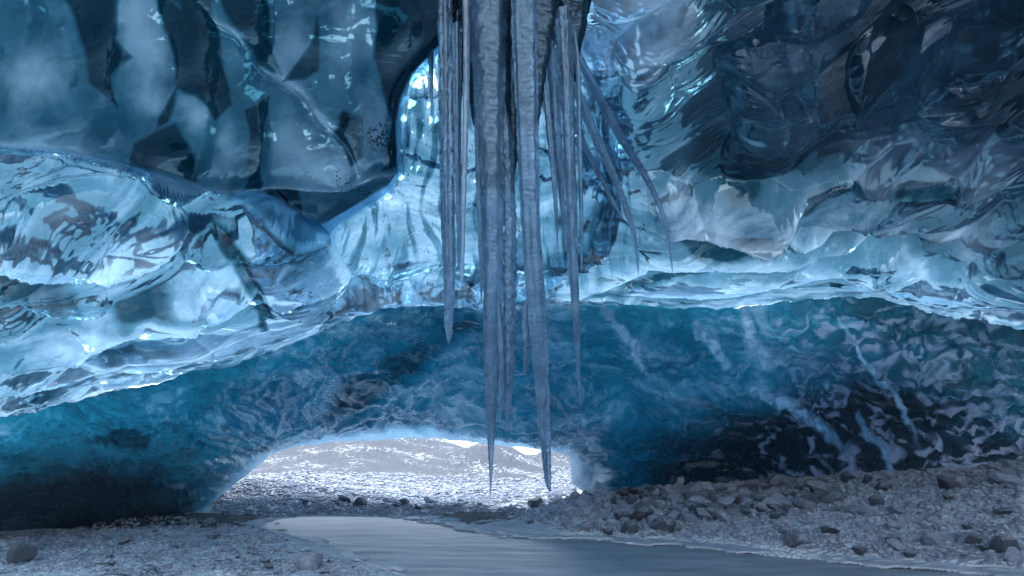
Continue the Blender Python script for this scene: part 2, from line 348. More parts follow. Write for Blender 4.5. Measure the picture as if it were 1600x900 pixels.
    for pts, a, w in SHELF:
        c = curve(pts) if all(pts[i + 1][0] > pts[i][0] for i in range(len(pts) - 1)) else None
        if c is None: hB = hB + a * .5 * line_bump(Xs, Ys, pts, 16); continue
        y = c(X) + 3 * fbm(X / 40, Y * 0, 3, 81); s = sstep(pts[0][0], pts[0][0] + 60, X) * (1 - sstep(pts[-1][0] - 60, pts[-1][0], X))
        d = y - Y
        lip_shading = lip_shading + s * (.30 * np.exp(-np.clip(d, 0, 300) / 9) * (d > 0) + .12 * np.exp(-np.clip(d, 0, 300) / 40) * (d > 0) - .16 * (d <= 0) * np.exp(np.clip(d, -300, 0) / 16))  # paints a pale glow above each shelf lip and groove shade below
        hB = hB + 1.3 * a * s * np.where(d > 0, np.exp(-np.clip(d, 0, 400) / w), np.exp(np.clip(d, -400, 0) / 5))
    DOMES = [(460, 455, 75, 32, .35), (567, 464, 30, 16, .22), (360, 470, 60, 26, .2), (700, 440, 60, 30, .25), (1290, 447, 90, 22, .3), (1040, 458, 60, 14, .2), (1480, 452, 90, 24, .25), (1420, 405, 60, 22, .2), (240, 540, 90, 30, .2), (80, 580, 80, 30, .2), (1010, 130, 45, 60, .25), (1180, 150, 50, 50, .3), (1380, 60, 60, 45, .3)]
    for (a, b, r, s, k) in DOMES:
        q = 1 - ((Xs - a) / r)**2 - ((Ys - b) / s)**2; hB = hB + k * np.sqrt(np.clip(q, 0, 1))
    ton = line_bump(X, Y, [(1268, -60), (1274, 40), (1285, 95), (1310, 140)], 16, False); hB = hB + .12 * ton
    for pts in ([(330, 330), (360, 380), (385, 420), (400, 470), (412, 502)], [(525, 352), (530, 380), (535, 430)], [(600, 330), (575, 380), (590, 440)]):
        hB = hB - .10 * line_bump(X + .4 * w1, Y, pts, 6)
    sh = np.zeros(X.shape); rs = np.random.default_rng(21)
    for (x0, x1, u0, u1, n, a0, a1, b0, b1, an, k) in [(-300, 640, 0, 90, 34, 60, 150, 16, 34, -.20, .6), (-300, 560, 70, 330, 34, 80, 190, 28, 62, -.12, .55), (890, 1900, 0, 80, 40, 60, 160, 13, 28, -.02, .65), (940, 1900, 60, 260, 34, 90, 210, 24, 56, -.25, .55), (980, 1900, 240, 780, 16, 110, 230, 40, 90, -.55, .38), (600, 900, 0, 60, 16, 40, 90, 10, 22, 0, .5)]:
        for _ in range(n):
            cx = rs.uniform(x0, x1); cy = float(RIM(cx)) - rs.uniform(u0, u1); a_, b_ = rs.uniform(a0, a1), rs.uniform(b0, b1); t_ = an + rs.normal(0, .18)
            j0, j1 = np.searchsorted(gx, [cx - a_ * 1.2, cx + a_ * 1.2]); 
            if j1 <= j0: continue
            xx, yy = Xs[:, j0:j1] - cx, Ys[:, j0:j1] - cy; p_ = (xx * math.cos(t_) + yy * math.sin(t_)) / a_; q_ = (-xx * math.sin(t_) + yy * math.cos(t_)) / b_
            hq = np.clip(1 - p_**2 - q_**2, 0, 1)**.75 * b_ * .010 * k * 2
            sh[:, j0:j1] = np.maximum(sh[:, j0:j1], hq)
    hB = hB * .62 + 1.15 * sh * (1 - vert) + .010 * ridged(U / 75, Vv / 10, 2, 19) * (1 - vert)
    roll = sstep(26, 0, up); hB = hB - .15 * roll
    hA = hA * 1.5
    # ---- put together
    wob = rim_wob(X) * sstep(34, 0, up); PB = unproj(X, Y + wob, DB)
    P = (PA + NA * hA[..., None]) * isA[..., None] + (PB + NB * hB[..., None]) * (1 - isA[..., None])
    # ---- ice tone: bubbly / clear, sediment, dust, with highlights and lip shading painted in
    flow = fbm(U / 150, Vv / 40, 4, 91)
    bub = .42 + .24 * flow + lip_shading + .09 * fbm(U / 95, Vv / 11, 2, 92) + .22 * sstep(90, 15, up) * fbm(U / 70, Vv / 7, 2, 93)
    bub = bub + .15 * hole - .04 * sstep(1000, 1250, X) * sstep(90, 200, up) + .22 * sstep(80, 10, up) + .12 * sstep(240, 120, up) * (X < 700)  # paler towards the rim: its silvery highlights painted into the ice tone
    pale = poly_mask(Xw, Yw, [(860, -40), (1100, -40), (1090, 40), (1030, 90), (940, 110), (900, 120), (880, 60)], 40); bub = bub + .5 * pale - .42 * vert * sstep(.05, .5, fbm(U / 15, Y / 130, 3, 130))
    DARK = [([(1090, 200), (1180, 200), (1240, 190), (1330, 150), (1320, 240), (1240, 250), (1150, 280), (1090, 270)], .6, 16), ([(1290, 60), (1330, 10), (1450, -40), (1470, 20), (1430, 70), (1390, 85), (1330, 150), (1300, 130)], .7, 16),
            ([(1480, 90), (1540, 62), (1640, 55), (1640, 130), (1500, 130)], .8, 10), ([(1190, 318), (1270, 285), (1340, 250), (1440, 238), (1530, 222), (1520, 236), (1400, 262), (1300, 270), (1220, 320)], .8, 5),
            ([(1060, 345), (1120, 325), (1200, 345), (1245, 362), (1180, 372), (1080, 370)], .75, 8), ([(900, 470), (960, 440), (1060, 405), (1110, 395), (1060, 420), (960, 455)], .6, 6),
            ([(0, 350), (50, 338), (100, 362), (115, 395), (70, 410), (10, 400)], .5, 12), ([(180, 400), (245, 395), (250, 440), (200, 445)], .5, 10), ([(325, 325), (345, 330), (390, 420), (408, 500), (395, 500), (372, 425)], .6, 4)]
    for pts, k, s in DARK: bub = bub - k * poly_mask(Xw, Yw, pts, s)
    dust_glint = poly_mask(Xw, Yw, [(1350, 228), (1435, 182), (1500, 166), (1640, 146), (1640, 184), (1520, 206), (1440, 206)], 8) * .8
    dust_glint = np.clip(dust_glint * (.6 + .5 * flow) + .12 * sstep(1100, 1500, X), 0, 1)
    bubA = .50 + .08 * fbm(X / 90, Y / 110, 3, 95)
    DARKA = [([(85, -30), (180, -30), (160, 60), (190, 92), (160, 120), (170, 170), (130, 130), (110, 50)], .5, 12), ([(228, -30), (312, -30), (332, 60), (346, 130), (352, 165), (322, 192), (300, 150), (272, 135), (268, 90), (248, 40)], .6, 9),
             ([(372, 175), (418, 150), (412, 178), (395, 200), (389, 232), (400, 272), (416, 292), (388, 290), (374, 245)], .65, 6), ([(325, -30), (402, -30), (412, 60), (436, 118), (402, 98), (352, 40)], .5, 9), ([(590, -60), (740, -60), (728, 20), (702, 62), (650, 120), (622, 170), (622, 260), (600, 266), (612, 190), (584, 90)], .62, 7),
             ([(400, 302), (456, 303), (458, 356), (404, 330)], .55, 5), ([(476, 70), (490, 30), (492, 110), (470, 126), (440, 128)], .45, 7), ([(205, 225), (270, 195), (305, 285), (200, 262)], .5, 10), ([(532, 175), (560, 190), (562, 250), (548, 262), (520, 215)], .45, 10), ([(170, 262), (255, 285), (300, 300), (200, 288)], .4, 6), ([(245, 185), (275, 130), (262, 190), (240, 205)], .4, 6)]
    for pts, k, s in DARKA: bubA = bubA - 1.15 * k * poly_mask(X + .3 * W, Y + .3 * W2, pts, s * .45)
    bubA = bubA + .22 * line_bump(X + .3 * W, Y + .3 * W2, [(310, 15), (380, 75), (440, 125), (480, 160), (500, 190), (540, 240), (562, 278)], 7) + .45 * line_bump(X, Y - 2, LIPL, 4)  # bright line along the lip is a painted highlight
    for (a, b, r, q_) in [(222, 85, 45, 55), (195, 20, 40, 50), (232, 160, 22, 18), (292, 180, 18, 28), (345, 235, 20, 60), (455, 240, 45, 60), (575, 200, 30, 50), (450, 70, 25, 50), (540, 60, 40, 60), (60, 240, 90, 30), (30, 120, 50, 60), (520, 270, 40, 25)]:
        bubA = bubA + .24 * np.exp(-((Xw - a) / r)**2 - ((Yw - b) / q_)**2)  # soft blobs paint broad highlights on the lobe
    bub = np.where(isA > .5, bubA - .06, bub)
    milk = .38 * sstep(940, 1060, X) * sstep(70, 150, up) * (isA < .5)
    painted_shade = .10 * sstep(1050, 1300, X) * sstep(110, 200, up) * (isA < .5)
    grit = np.clip(.05 * (isA > .5) + .08 * (isA < .5) + 1.2 * hole + .12 * sstep(.0, .5, fbm(X / 120, Y / 90, 3, 120)), 0, 1)
    me_at = dict(bubble_shading=np.clip(bub, 0, 1), grit=grit, dust_glint=dust_glint * (isA < .5), painted_shade=painted_shade, milk=milk)
    # back wall rolls over the rim and away behind it
    Fq = grid_faces(*X.shape, flip=True)
    lob = (isA > .5).ravel()
    sel = lob[Fq].any(1)
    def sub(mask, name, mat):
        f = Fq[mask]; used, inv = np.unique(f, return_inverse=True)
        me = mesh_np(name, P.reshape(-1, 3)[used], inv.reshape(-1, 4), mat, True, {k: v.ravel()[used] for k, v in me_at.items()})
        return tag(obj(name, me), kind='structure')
    # ---- the far side of the clear ice: fractures and melt hollows deep inside, seen through the surface
    st = 3; sA = (1 - sstep(-60, 10, sdf))[..., None]; Pb = (PA * sA + PB * (1 - sA))[::st, ::st]; Nb = (NA * sA + NB * (1 - sA))[::st, ::st]; Xb, Yb, Ub, Vb = X[::st, ::st], Y[::st, ::st], U[::st, ::st], Vv[::st, ::st]
    dep = .30 + .5 * sstep(20, 120, up[::st, ::st] + 0 * Xb) - np.clip(hB[::st, ::st], -.6, 0) * (sA[::st, ::st, 0] < .5) + .17 * fbm(Ub / 150, Vb / 46, 3, 700) + .10 * ridged(Ub / 220, Vb / 60, 2, 710) + .05 * fbm(Xb / 40, Yb / 30, 2, 720)
    Pb = Pb - Nb * np.clip(dep, .12, 2)[..., None]
    tag(obj('deep_ice', mesh_np('deep_ice', Pb.reshape(-1, 3), grid_faces(*Xb.shape), M_DEEP)), kind='structure')
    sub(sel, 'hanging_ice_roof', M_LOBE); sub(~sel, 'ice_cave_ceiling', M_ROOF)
    return P[-1]
RIM_P = build_upper()

# ================================================================== unseen ice sheet added over the cave: it blocks sky light from the right roof
def build_sky_blocker():
    t = NT('sky_blocker_ice'); v = t.coord(); n = t.noise(.8, 6, .65, v)
    c = t.ramp(n, [(.35, (.07, .17, .24)), (.7, (.28, .48, .60))])
    m = t.done(t.mixs(.5, t.n('ShaderNodeBsdfDiffuse', i_Color=c).outputs[0], t.n('ShaderNodeBsdfTranslucent', i_Color=c).outputs[0]))
    X, Y = np.meshgrid(np.linspace(3.0, 26, 90), np.linspace(1.2, 9.0, 50)); X = X + .5 * fbm(Y / 2, Y * 0, 3, 501) * (X < 6)
    Z = 7.6 + .9 * sstep(1, 4, X) + .5 * fbm(X / 3, Y / 3, 3, 500) - 2.2 * sstep(9, 24, X) - 1.2 * sstep(6.5, 9, Y)
    top = np.stack([X, Y, Z], -1).reshape(-1, 3); bot = top + np.array([0, 0, -.5]) ; nq = grid_faces(*X.shape)
    i = np.arange(X.size).reshape(X.shape); ring = np.concatenate([i[0, :], i[1:, -1], i[-1, -2::-1], i[-2::-1, 0]])
    side = np.stack([ring[:-1], ring[1:], ring[1:] + X.size, ring[:-1] + X.size], -1)
    tag(obj('sky_blocker', mesh_np('sky_blocker', np.concatenate([top, bot]), np.concatenate([nq, nq[:, ::-1] + X.size, side]), m)), kind='structure')
build_sky_blocker()
def build_backdrops():
    t = NT('tunnel_backdrop'); v = t.coord(); c = t.ramp(t.noise(.5, 6, .6, v), [(.35, (.30, .50, .66)), (.65, (.62, .78, .90))])
    m = t.done(t.mixs(.5, t.n('ShaderNodeBsdfDiffuse', i_Color=c).outputs[0], t.n('ShaderNodeBsdfTranslucent', i_Color=c).outputs[0]))
    X, Y = np.meshgrid(np.linspace(-9, 9, 90), np.linspace(10.6, 21.5, 60))  # unseen pale sheet, added so refraction through the roof picks up blue
    Z = 4.6 - .12 * (Y - 10.6) + .25 * fbm(X / 2.5, Y / 2.5, 3, 520) - .012 * X**2
    tag(obj('tunnel_backdrop', mesh_np('tunnel_backdrop', np.stack([X, Y, Z], -1).reshape(-1, 3), grid_faces(*X.shape), m)), kind='structure')
    t = NT('wall_backdrop_ice'); v = t.coord(); c = t.ramp(t.noise(.7, 6, .6, v), [(.35, (.03, .07, .10)), (.65, (.16, .28, .38))])
    m = t.done(t.n('ShaderNodeBsdfPrincipled', i_Base_Color=c, i_Roughness=.4).outputs[0])
    for sgn in (-1, 1):  # unseen dark sheets added behind the walls to keep their bases dark
        u, w = np.meshgrid(np.linspace(0, 1, 60), np.linspace(0, 1, 50))
        px = (-300 + 590 * u) if sgn < 0 else (930 + 990 * u); base = unproj(px, FOOT(px), FOOT_D(px))
        P = base.copy(); P[..., 1] += .7 + 9 * w; P[..., 2] += -.4 + (3.6 + .5 * fbm(u * 6, w * 4, 3, 530)) * sstep(0, .3, w) * (sstep(1, .85, u) if sgn < 0 else sstep(0, .1, u))
        P[..., 0] += sgn * 2.0 * w
        tag(obj('wall_backdrop', mesh_np('wall_backdrop', P.reshape(-1, 3), grid_faces(50, 60), m)), kind='structure')
build_backdrops()

def build_vault():  # unseen cave behind the camera, added to darken reflections in the ice
    u, w = np.meshgrid(np.linspace(0, 1, 90), np.linspace(0, 1, 50)); a = np.pi * u
    y = 5.5 - 9.0 * w; rx = 10.5 - .8 * w; hz = 7.6 + .3 * w
    n = 1 + .05 * fbm(u * 9, w * 5, 3, 650)
    P = np.stack([-rx * np.sign(np.cos(a)) * np.abs(np.cos(a))**.7 * n, y, hz * np.sin(a)**.6 * n - .3], -1)
    # the vault stops where the modelled roof in view takes over
    q = grid_faces(50, 90); c = P.reshape(-1, 3)[q].mean(1); keep = (c[:, 1] < 2.0) | ((np.abs(c[:, 0]) > 7.5) & (c[:, 2] < 4.5))
    k = 50 * 90; z0 = np.zeros(k)
    tag(obj('ice_vault', mesh_np('ice_vault', P.reshape(-1, 3), q[keep], M_ROOF, True, dict(bubble_shading=.30 + .3 * fbm(u * 14, w * 8, 3, 651), grit=z0, dust_glint=z0, painted_shade=z0 + .1, milk=z0 + .5))), kind='structure')
build_vault()

# ================================================================== the tunnel under the rim
def build_tunnel():
    gx = np.arange(-320, 1921, 2.0); nr = 190
    v = np.linspace(0, 1, nr)[:, None]; X = np.repeat(gx[None, :], nr, 0); rim = RIM(gx)[None, :]; foot = FOOT(gx)[None, :]
    Y = rim + (foot - rim) * v
    Dr, Df = RIM_D(gx)[None, :] + .05, FOOT_D(gx)[None, :]
    D = 1 / ((1 - v) / Dr + v / Df)
    N = grid_normals(unproj(X, Y, D)); P = unproj(X, Y + rim_wob(X) * (1 - v)**5, D)
    sc = D / 14
    q = Y + .25 * (800 - X) * .2 + 25 * fbm(X / 160, Y / 80, 3, 201); p = X + 30 * fbm(X / 120, Y / 60, 3, 205)
    h = .10 * ridged(p / 60, q / 22, 3, 210) + .22 * fbm(p / 190, q / 70, 3, 220) + .065 * fbm(p / 17, q / 7, 3, 230)
    scal = ridged(p / 48, q / 15, 1, 240); right = sstep(1050, 1350, X)
    h = h + .09 * right * scal + .08 * sstep(900, 1050, X) * ridged(p / 30, q / 10, 2, 245)
    arch = np.exp(-((foot - Y) / 16)**2) * (sstep(290, 350, gx) * (1 - sstep(880, 960, gx)))[None, :]
    h = h * (1 - .5 * arch) * sstep(0, .05, v) * (1 - .6 * sstep(.95, 1, v))
    P = P + N * (h * sc)[..., None]
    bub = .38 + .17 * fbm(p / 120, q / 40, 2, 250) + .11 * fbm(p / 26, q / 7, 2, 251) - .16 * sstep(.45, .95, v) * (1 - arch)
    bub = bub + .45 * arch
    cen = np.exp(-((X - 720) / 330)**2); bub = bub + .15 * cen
    bub = bub - .22 * sstep(330, 60, X) * sstep(.2, .7, v) - .18 * np.exp(-((X - 1200) / 230)**2) * sstep(.4, .8, v)  # darker low on the walls: shade painted into the ice tone
    BANDS = [([(1165, 590), (1225, 615), (1280, 655), (1325, 700)], 9, .4), ([(1160, 480), (1172, 530), (1200, 570)], 8, .3), ([(1310, 490), (1350, 545), (1395, 600), (1432, 690)], 4, .35), ([(1335, 640), (1375, 690), (1400, 740)], 5, .3), ([(1090, 510), (1120, 545), (1135, 570)], 9, .3), ([(940, 480), (985, 530), (1015, 590)], 6, .2)]
    band = np.zeros(X.shape)
    for pts, w, k in BANDS:
        ix = crop(X, Y, pts, 60); d_ = seg_dist(X[ix] + 9 * fbm(X[ix] / 30, Y[ix] / 30, 4, 260), Y[ix], pts); ln_ = (Y[ix] - pts[0][1]) / (pts[-1][1] - pts[0][1]); bub[ix] += 1.25 * k * sstep(w * 1.5, w * .4, d_) * sstep(-.02, .3, ln_) * sstep(1.05, .7, ln_) * np.clip(.75 + .9 * fbm(X[ix] / 10, Y[ix] / 10, 3, 261), .1, 1.3); band[ix] = np.maximum(band[ix], sstep(w * 1.4, w * .5, d_) * sstep(1.05, .8, ln_))
    PALE = [([(965, 520), (1010, 560), (1090, 570), (1200, 590), (1190, 640), (1070, 640), (1010, 610)], .10, 25), ([(1000, 482), (1250, 475), (1320, 560), (1420, 640), (1380, 660), (1280, 600), (1180, 570), (1090, 520)], .14, 25), ([(1380, 540), (1640, 520), (1640, 720), (1450, 715)], .08, 40)]
    for pts, k, s in PALE: bub = bub + k * poly_mask(X, Y, pts, s)
    dust_glint = np.clip(.75 * sstep(960, 1300, X) * sstep(.70 - .28 * sstep(1150, 1400, X), .90 - .22 * sstep(1150, 1400, X), ridged(p / 62, q / 17, 1, 241) + .22 * fbm(p / 40, q / 14, 2, 243) + .06 * (1 - v)) * sstep(-.15 - .3 * sstep(1200, 1400, X), .25, fbm(p / 24, q / 9, 2, 244)) * .9, 0, 1)  # lilac crescents paint reflection glints on the scalloped ice
    painted_shade = np.clip(1.1 * sstep(430, 150, X) * sstep(.1, .8, v) + 1.15 * np.exp(-((X - 1230) / 210)**2) * sstep(.35, .75, v) * sstep(965, 1050, X) + .68 * sstep(1150, 1400, X) + .18 * fbm(p / 90, q / 25, 3, 270) + .35 * sstep(.75, 1, v) * (1 - arch) * ((X < 300) | (X > 960)), 0, 1)  # near-black shade painted at the wall bases and right hollow
    painted_shade = painted_shade * (1 - .6 * band); dust_glint = np.maximum(dust_glint * (1 - band), .34 * band)
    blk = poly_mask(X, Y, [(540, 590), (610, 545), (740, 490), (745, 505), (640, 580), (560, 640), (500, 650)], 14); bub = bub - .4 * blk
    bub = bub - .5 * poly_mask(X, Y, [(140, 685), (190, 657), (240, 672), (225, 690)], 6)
    # rim roll-over is shared with the roof; the far end turns up and away outside
    ext = []
    for k, (dy, dz) in enumerate([(.15, .02), (.5, .25), (1.2, 1.0), (2.2, 2.6), (3.0, 5.0)]):
        E = P[-1].copy(); m = ((gx > 270) & (gx < 900)).astype(float); m = np.convolve(m, np.ones(9) / 9, 'same')
        E[:, 1] += dy; E[:, 2] += dz * m - (1 - m) * .3 * (k + 1) * .4; ext.append(E)
    Pall = np.concatenate([P, np.array(ext)], 0)
    pad = lambda a: np.concatenate([a, np.repeat(a[-1:], len(ext), 0)], 0)
    me = mesh_np('ice_tunnel', Pall.reshape(-1, 3), grid_faces(nr + len(ext), len(gx), flip=True), M_TUNNEL, True, dict(bubble_shading=np.clip(pad(bub), 0, 1), grit=np.full(Pall.shape[:2], .1), dust_glint=pad(dust_glint), painted_shade=pad(painted_shade)))
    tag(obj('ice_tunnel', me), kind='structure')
build_tunnel()

# ================================================================== ground
RIVER_PX = [(405, 824), (430, 812), (470, 806), (520, 805), (600, 807), (650, 812), (700, 822), (740, 829), (770, 835), (830, 841), (900, 842), (960, 845), (1010, 850), (1060, 849), (1130, 858), (1200, 868), (1280, 875), (1400, 885), (1500, 893), (1620, 903), (1750, 960), (1500, 1100), (900, 1100), (700, 925), (640, 902), (590, 886), (555, 872), (530, 862), (500, 850), (470, 842), (435, 834)]
RIVER = on_plane(np.array([p[0] for p in RIVER_PX]), np.array([p[1] for p in RIVER_PX]))
FT_X = np.arange(-320, 1921, 8.0); _fp = unproj(FT_X, FOOT(FT_X), FOOT_D(FT_X))
def ground_z(x, y, detail=True):
    sd = poly_sdf(x, y, RIVER)
    a = x / np.maximum(y, .5)                                        # bearing
    pxh = CX + F_PX * a / CP * .985
    z = np.where(sd < 0, -.05 - .10 * sstep(0, .5, -sd), .06 * sstep(0, .5, sd) + .02)
    rightside = sstep(-.4, 1.6, x - (y - 12) * .05) * (y > 0)
    fd = FOOT_D(np.clip(pxh, -320, 1920)) * 1.0
    bank = np.clip(.2 * sd, 0, 1.35 + .03 * np.maximum(x, 0)) * rightside
    bank = bank * (1 - sstep(14.5, 18, y) * (1 - sstep(3.0, 5.5, x)))
    z = z + np.where(sd > 0, bank, 0)
    # outside: plain rising gently to the left, hills far off
    out = sstep(17, 26, y)
    z = z + out * (.25 * fbm(x / 9, y / 9, 3, 300) + 1.0 * sstep(-3, -14, x - .0 * y) * sstep(70, 25, y))
    def hill(cx, cy, rx, ry, h): return h * np.exp(-((x - cx) / rx)**2 - ((y - cy) / ry)**2)
    z = z + hill(-24, 120, 19, 30, 9.3) + hill(-60, 130, 24, 30, 9.5) + hill(-2.5, 95, 7.5, 10, 4.4) + hill(9, 130, 13, 10, 4.2) + hill(-110, 150, 40, 40, 10)
    # unseen ground raised behind the ice walls, added to block light at their bases
    wall_y = np.interp(np.clip(pxh, -320, 1920), FT_X, _fp[:, 1])
    side = 1 - sstep(262, 300, pxh) * (1 - sstep(905, 945, pxh))
    z = z + side * 2.6 * sstep(wall_y + .6, wall_y + 2.6, y) * (y > 4)
    if detail: z = z + .035 * fbm(x / .7, y / .7, 4, 310) + .10 * fbm(x / 3.2, y / 3.2, 2, 320) * sstep(.1, 1.5, sd)
    return z, sd
def build_ground():
    a = np.concatenate([np.linspace(-3.2, -1.2, 40)[:-1], np.linspace(-1.2, 1.2, 620), np.linspace(1.2, 3.2, 40)[1:]])
    y = np.concatenate([np.linspace(2, 7, 12)[:-1], np.geomspace(7, 30, 330), np.geomspace(30, 420, 130)[1:]])
    A, Y = np.meshgrid(a, y); Xw = A * Y; z, sd = ground_z(Xw, Y)
    snow = .60 + .35 * np.exp(-(np.clip(sd, 0, 9) / .5)**2) - .10 * sstep(17, 20, Y) + sstep(40, 75, Y) * (-.11 + .12 * fbm(Xw / 6 + z * .5, Y / 30 + z * .5, 4, 330))
    snow = snow + .22 * sstep(4, 9, Xw) * (Y < 15) - .25 * sstep(13, 14, Y) * sstep(18, 16.8, Y) * sstep(.6, -1.2, Xw + .5 * fbm(Xw, Y, 2, 333))
    P = np.stack([Xw, Y, z], -1)
    me = mesh_np('gravel_bed', P.reshape(-1, 3), grid_faces(*A.shape), M_GROUND, True, dict(snow=snow))
    tag(obj('gravel_bed', me), kind='structure')
    s = 900; me = mesh_np('ground', [(-s, -s, -.8), (s, -s, -.8), (s, s, -.8), (-s, s, -.8)], [(0, 1, 2, 3)], M_GROUND, True, dict(snow=[.5] * 4))
    tag(obj('ground', me), kind='structure')
    # river surface
    gx = np.linspace(-9, 9, 160); gy = np.linspace(3, 18, 200); X, Yy = np.meshgrid(gx, gy)
    z = .012 * fbm(X / 1.2 + Yy / 2, Yy / .5, 3, 400)
    tag(obj('river', mesh_np('river', np.stack([X, Yy, z - .005], -1).reshape(-1, 3), grid_faces(*X.shape), M_WATER)), kind='structure')
build_ground()
def shore_ice():
    gx = np.linspace(-6, 9, 420); gy = np.geomspace(6, 17, 330); X, Y = np.meshgrid(gx, gy)
    sd = poly_sdf(X, Y, RIVER); w = .22 + .30 * fbm(X / .9, Y / .7, 4, 600) + .25 * sstep(1, 5, X) + .35 * np.exp(-((X - 2.2) / 1.2)**2 - ((Y - 8.6) / .8)**2)
    w = w * sstep(-.35, .1, fbm(X / 1.1, Y / .8, 3, 605)) - .06
    on = (sd > -w) & (sd < .16 + .1 * fbm(X / .4, Y / .4, 2, 601)); e = np.clip((sd + w) / .12, 0, 1)
    Z = .012 + .028 * np.sqrt(e) + .012 * fbm(X / .25, Y / .25, 3, 602) + .03 * sstep(0, .16, sd)
    q = grid_faces(*X.shape); q = q[on.ravel()[q].all(1)]
    used, inv = np.unique(q, return_inverse=True); top = np.stack([X, Y, Z], -1).reshape(-1, 3)[used]
    me = mesh_np('shore_ice', top, inv.reshape(-1, 4), M_SNOW)
    o = tag(obj('shore_ice', me), 'white frozen crust along both edges of the stream', 'ice crust', kind='stuff')
    md = o.modifiers.new('thickness', 'SOLIDIFY'); md.thickness = .03; md.offset = -1
shore_ice()

# ================================================================== rocks
def rock_mesh(name, seed, sub, mat):
    bm = bmesh.new(); bmesh.ops.create_icosphere(bm, subdivisions=sub, radius=1.0); r = random.Random(seed)
    sx, sy, sz = r.uniform(.85, 1.25), r.uniform(.75, 1.05), r.uniform(.55, .85)
    planes = [(Vector((r.gauss(0, 1), r.gauss(0, 1), r.gauss(0, 1))).normalized(), r.uniform(.42, .8)) for _ in range(13)]
    off = r.uniform(0, 50)
    for v in bm.verts:
        c = v.co.copy()
        for n, d in planes:
            e = c.dot(n) - d
            if e > 0: c -= n * e * .92
        k = 1 + .06 * float(perlin(np.array([c.x * 2 + off]), np.array([c.y * 2 + c.z * 1.7]))[0])
        v.co = Vector((c.x * sx * k, c.y * sy * k, c.z * sz * k))
    me = bpy.data.meshes.new(name); bm.to_mesh(me); bm.free(); me.materials.append(mat)
    me.polygons.foreach_set('use_smooth', [True] * len(me.polygons)); me.set_sharp_from_angle(angle=math.radians(24)); return me
ROCKS = [rock_mesh('rock', k, 3, M_ROCK) for k in range(14)]
def ground_hit(px, py):
    """where the sight line through a picture point meets the ground"""
    d = np.geomspace(6, 90, 500); R = unproj(np.full(500, px), np.full(500, py), d); z, _ = ground_z(R[:, 0], R[:, 1], False)
    i = np.argmax(R[:, 2] < z)
    return (R[i], d[i]) if R[i, 2] < z[i] else (None, None)
GROUP_R = 'rocks scattered over the gravel bank'
def place_rock(px, py, wpx, label=None, cat='rock', group=None, k=None, sink=.25, flat=1.0):
    P, d = ground_hit(px, py)
    if P is None: return None
    o = obj('rock', ROCKS[k if k is not None else random.randrange(14)]); s = wpx / F_PX * d / 2
    z, sd = ground_z(np.array([P[0]]), np.array([P[1]]), True)
    o.location = (P[0], P[1], float(z[0]) + s * .75 * flat * (1 - 2 * sink)); o.scale = (s, s, s * flat)
    o.rotation_euler = (random.uniform(-.3, .3), random.uniform(-.3, .3), random.uniform(0, 6.28))
    return tag(o, label or 'grey frosted cobble lying among others on the gravel bank', cat, group or GROUP_R)
for args in [(490, 890, 46, 'angular grey boulder on snow at the near edge of the river'), (28, 880, 62, 'wide flat topped boulder in the bottom left corner'), (1246, 858, 46, 'squarish snow capped boulder at the water edge on the right'), (1456, 848, 34, 'smooth rounded pale boulder on the right bank near the water'),
             (1131, 758, 32, 'upright angular boulder topping the pile in front of the dark ice'), (1148, 780, 26, 'round smooth pale cobble below the upright boulder'), (1575, 757, 42, 'dark flat boulder at the right edge by the ice foot'), (1570, 862, 52, 'dark boulder pair, upper one, in the right corner'), (1005, 772, 40, 'large pale boulder at the left of the rock pile'), (1085, 775, 44, 'broad grey boulder behind the round cobble'),
             (868, 782, 34, 'light grey boulder on the bank crest below the blunt icicle'), (838, 790, 30, 'grey boulder just left of the crest boulder below the icicle'), (1325, 748, 30, 'long smooth boulder resting on the top of the bank by the ice'), (1355, 750, 26, 'rounded boulder beside the long smooth one on the bank top'), (1220, 795, 38, 'angular boulder in the middle of the right bank'), (1205, 772, 26, 'grey boulder at the back of the right bank'),
             (675, 788, 26, 'dark wet rock standing alone at the far water edge'), (565, 793, 30, 'wide dark rock on the far shore'), (540, 785, 26, 'dark rock behind the wide one on the far shore'), (632, 791, 24, 'dark rock at the middle of the far shore'), (610, 786, 24, 'brownish rock on the far shore near the snow field'), (1040, 830, 50, 'low wide slab at the right edge of the stream'), (985, 830, 40, 'flat icy rock at the stream bank'), (1400, 805, 34, 'grey boulder half way up the right bank'), (1338, 805, 30, 'flat dark stone on the right bank'), (1590, 880, 40, 'dark boulder in the bottom right corner'), (1297, 840, 34, 'angular brown stone near the water on the right')]:
    place_rock(*args)
def scatter(n, poly, smin, smax, label, group, p=1.7):
    xs = [q[0] for q in poly]; ys = [q[1] for q in poly]; k = 0
    while k < n:
        px, py = random.uniform(min(xs), max(xs)), random.uniform(min(ys), max(ys))
        if not inside(np.array([px]), np.array([py]), poly)[0]: continue
        k += 1; s = smin + (smax - smin) * random.random()**p
        place_rock(px, py, s, label, 'rock', group, sink=random.uniform(.05, .32), flat=random.uniform(.7, 1))
RIGHT = [(760, 800), (870, 775), (960, 770), (1100, 755), (1300, 745), (1500, 732), (1600, 722), (1600, 890), (1400, 875), (1250, 862), (1130, 845), (1000, 838), (880, 832)]
PILE = [(930, 790), (1000, 770), (1130, 762), (1290, 752), (1310, 800), (1200, 820), (1050, 820), (960, 815)]
FAR = [(345, 795), (500, 785), (640, 783), (780, 780), (760, 800), (640, 803), (420, 806)]
LEFT = [(0, 840), (250, 808), (400, 825), (560, 885), (600, 900), (0, 900)]
scatter(120, PILE, 16, 44, 'grey cobble in the dense pile below the dark ice wall', 'cobbles in the pile below the ice wall')
scatter(80, RIGHT, 11, 38, 'small grey cobble on the snowy right bank', 'cobbles on the right bank')
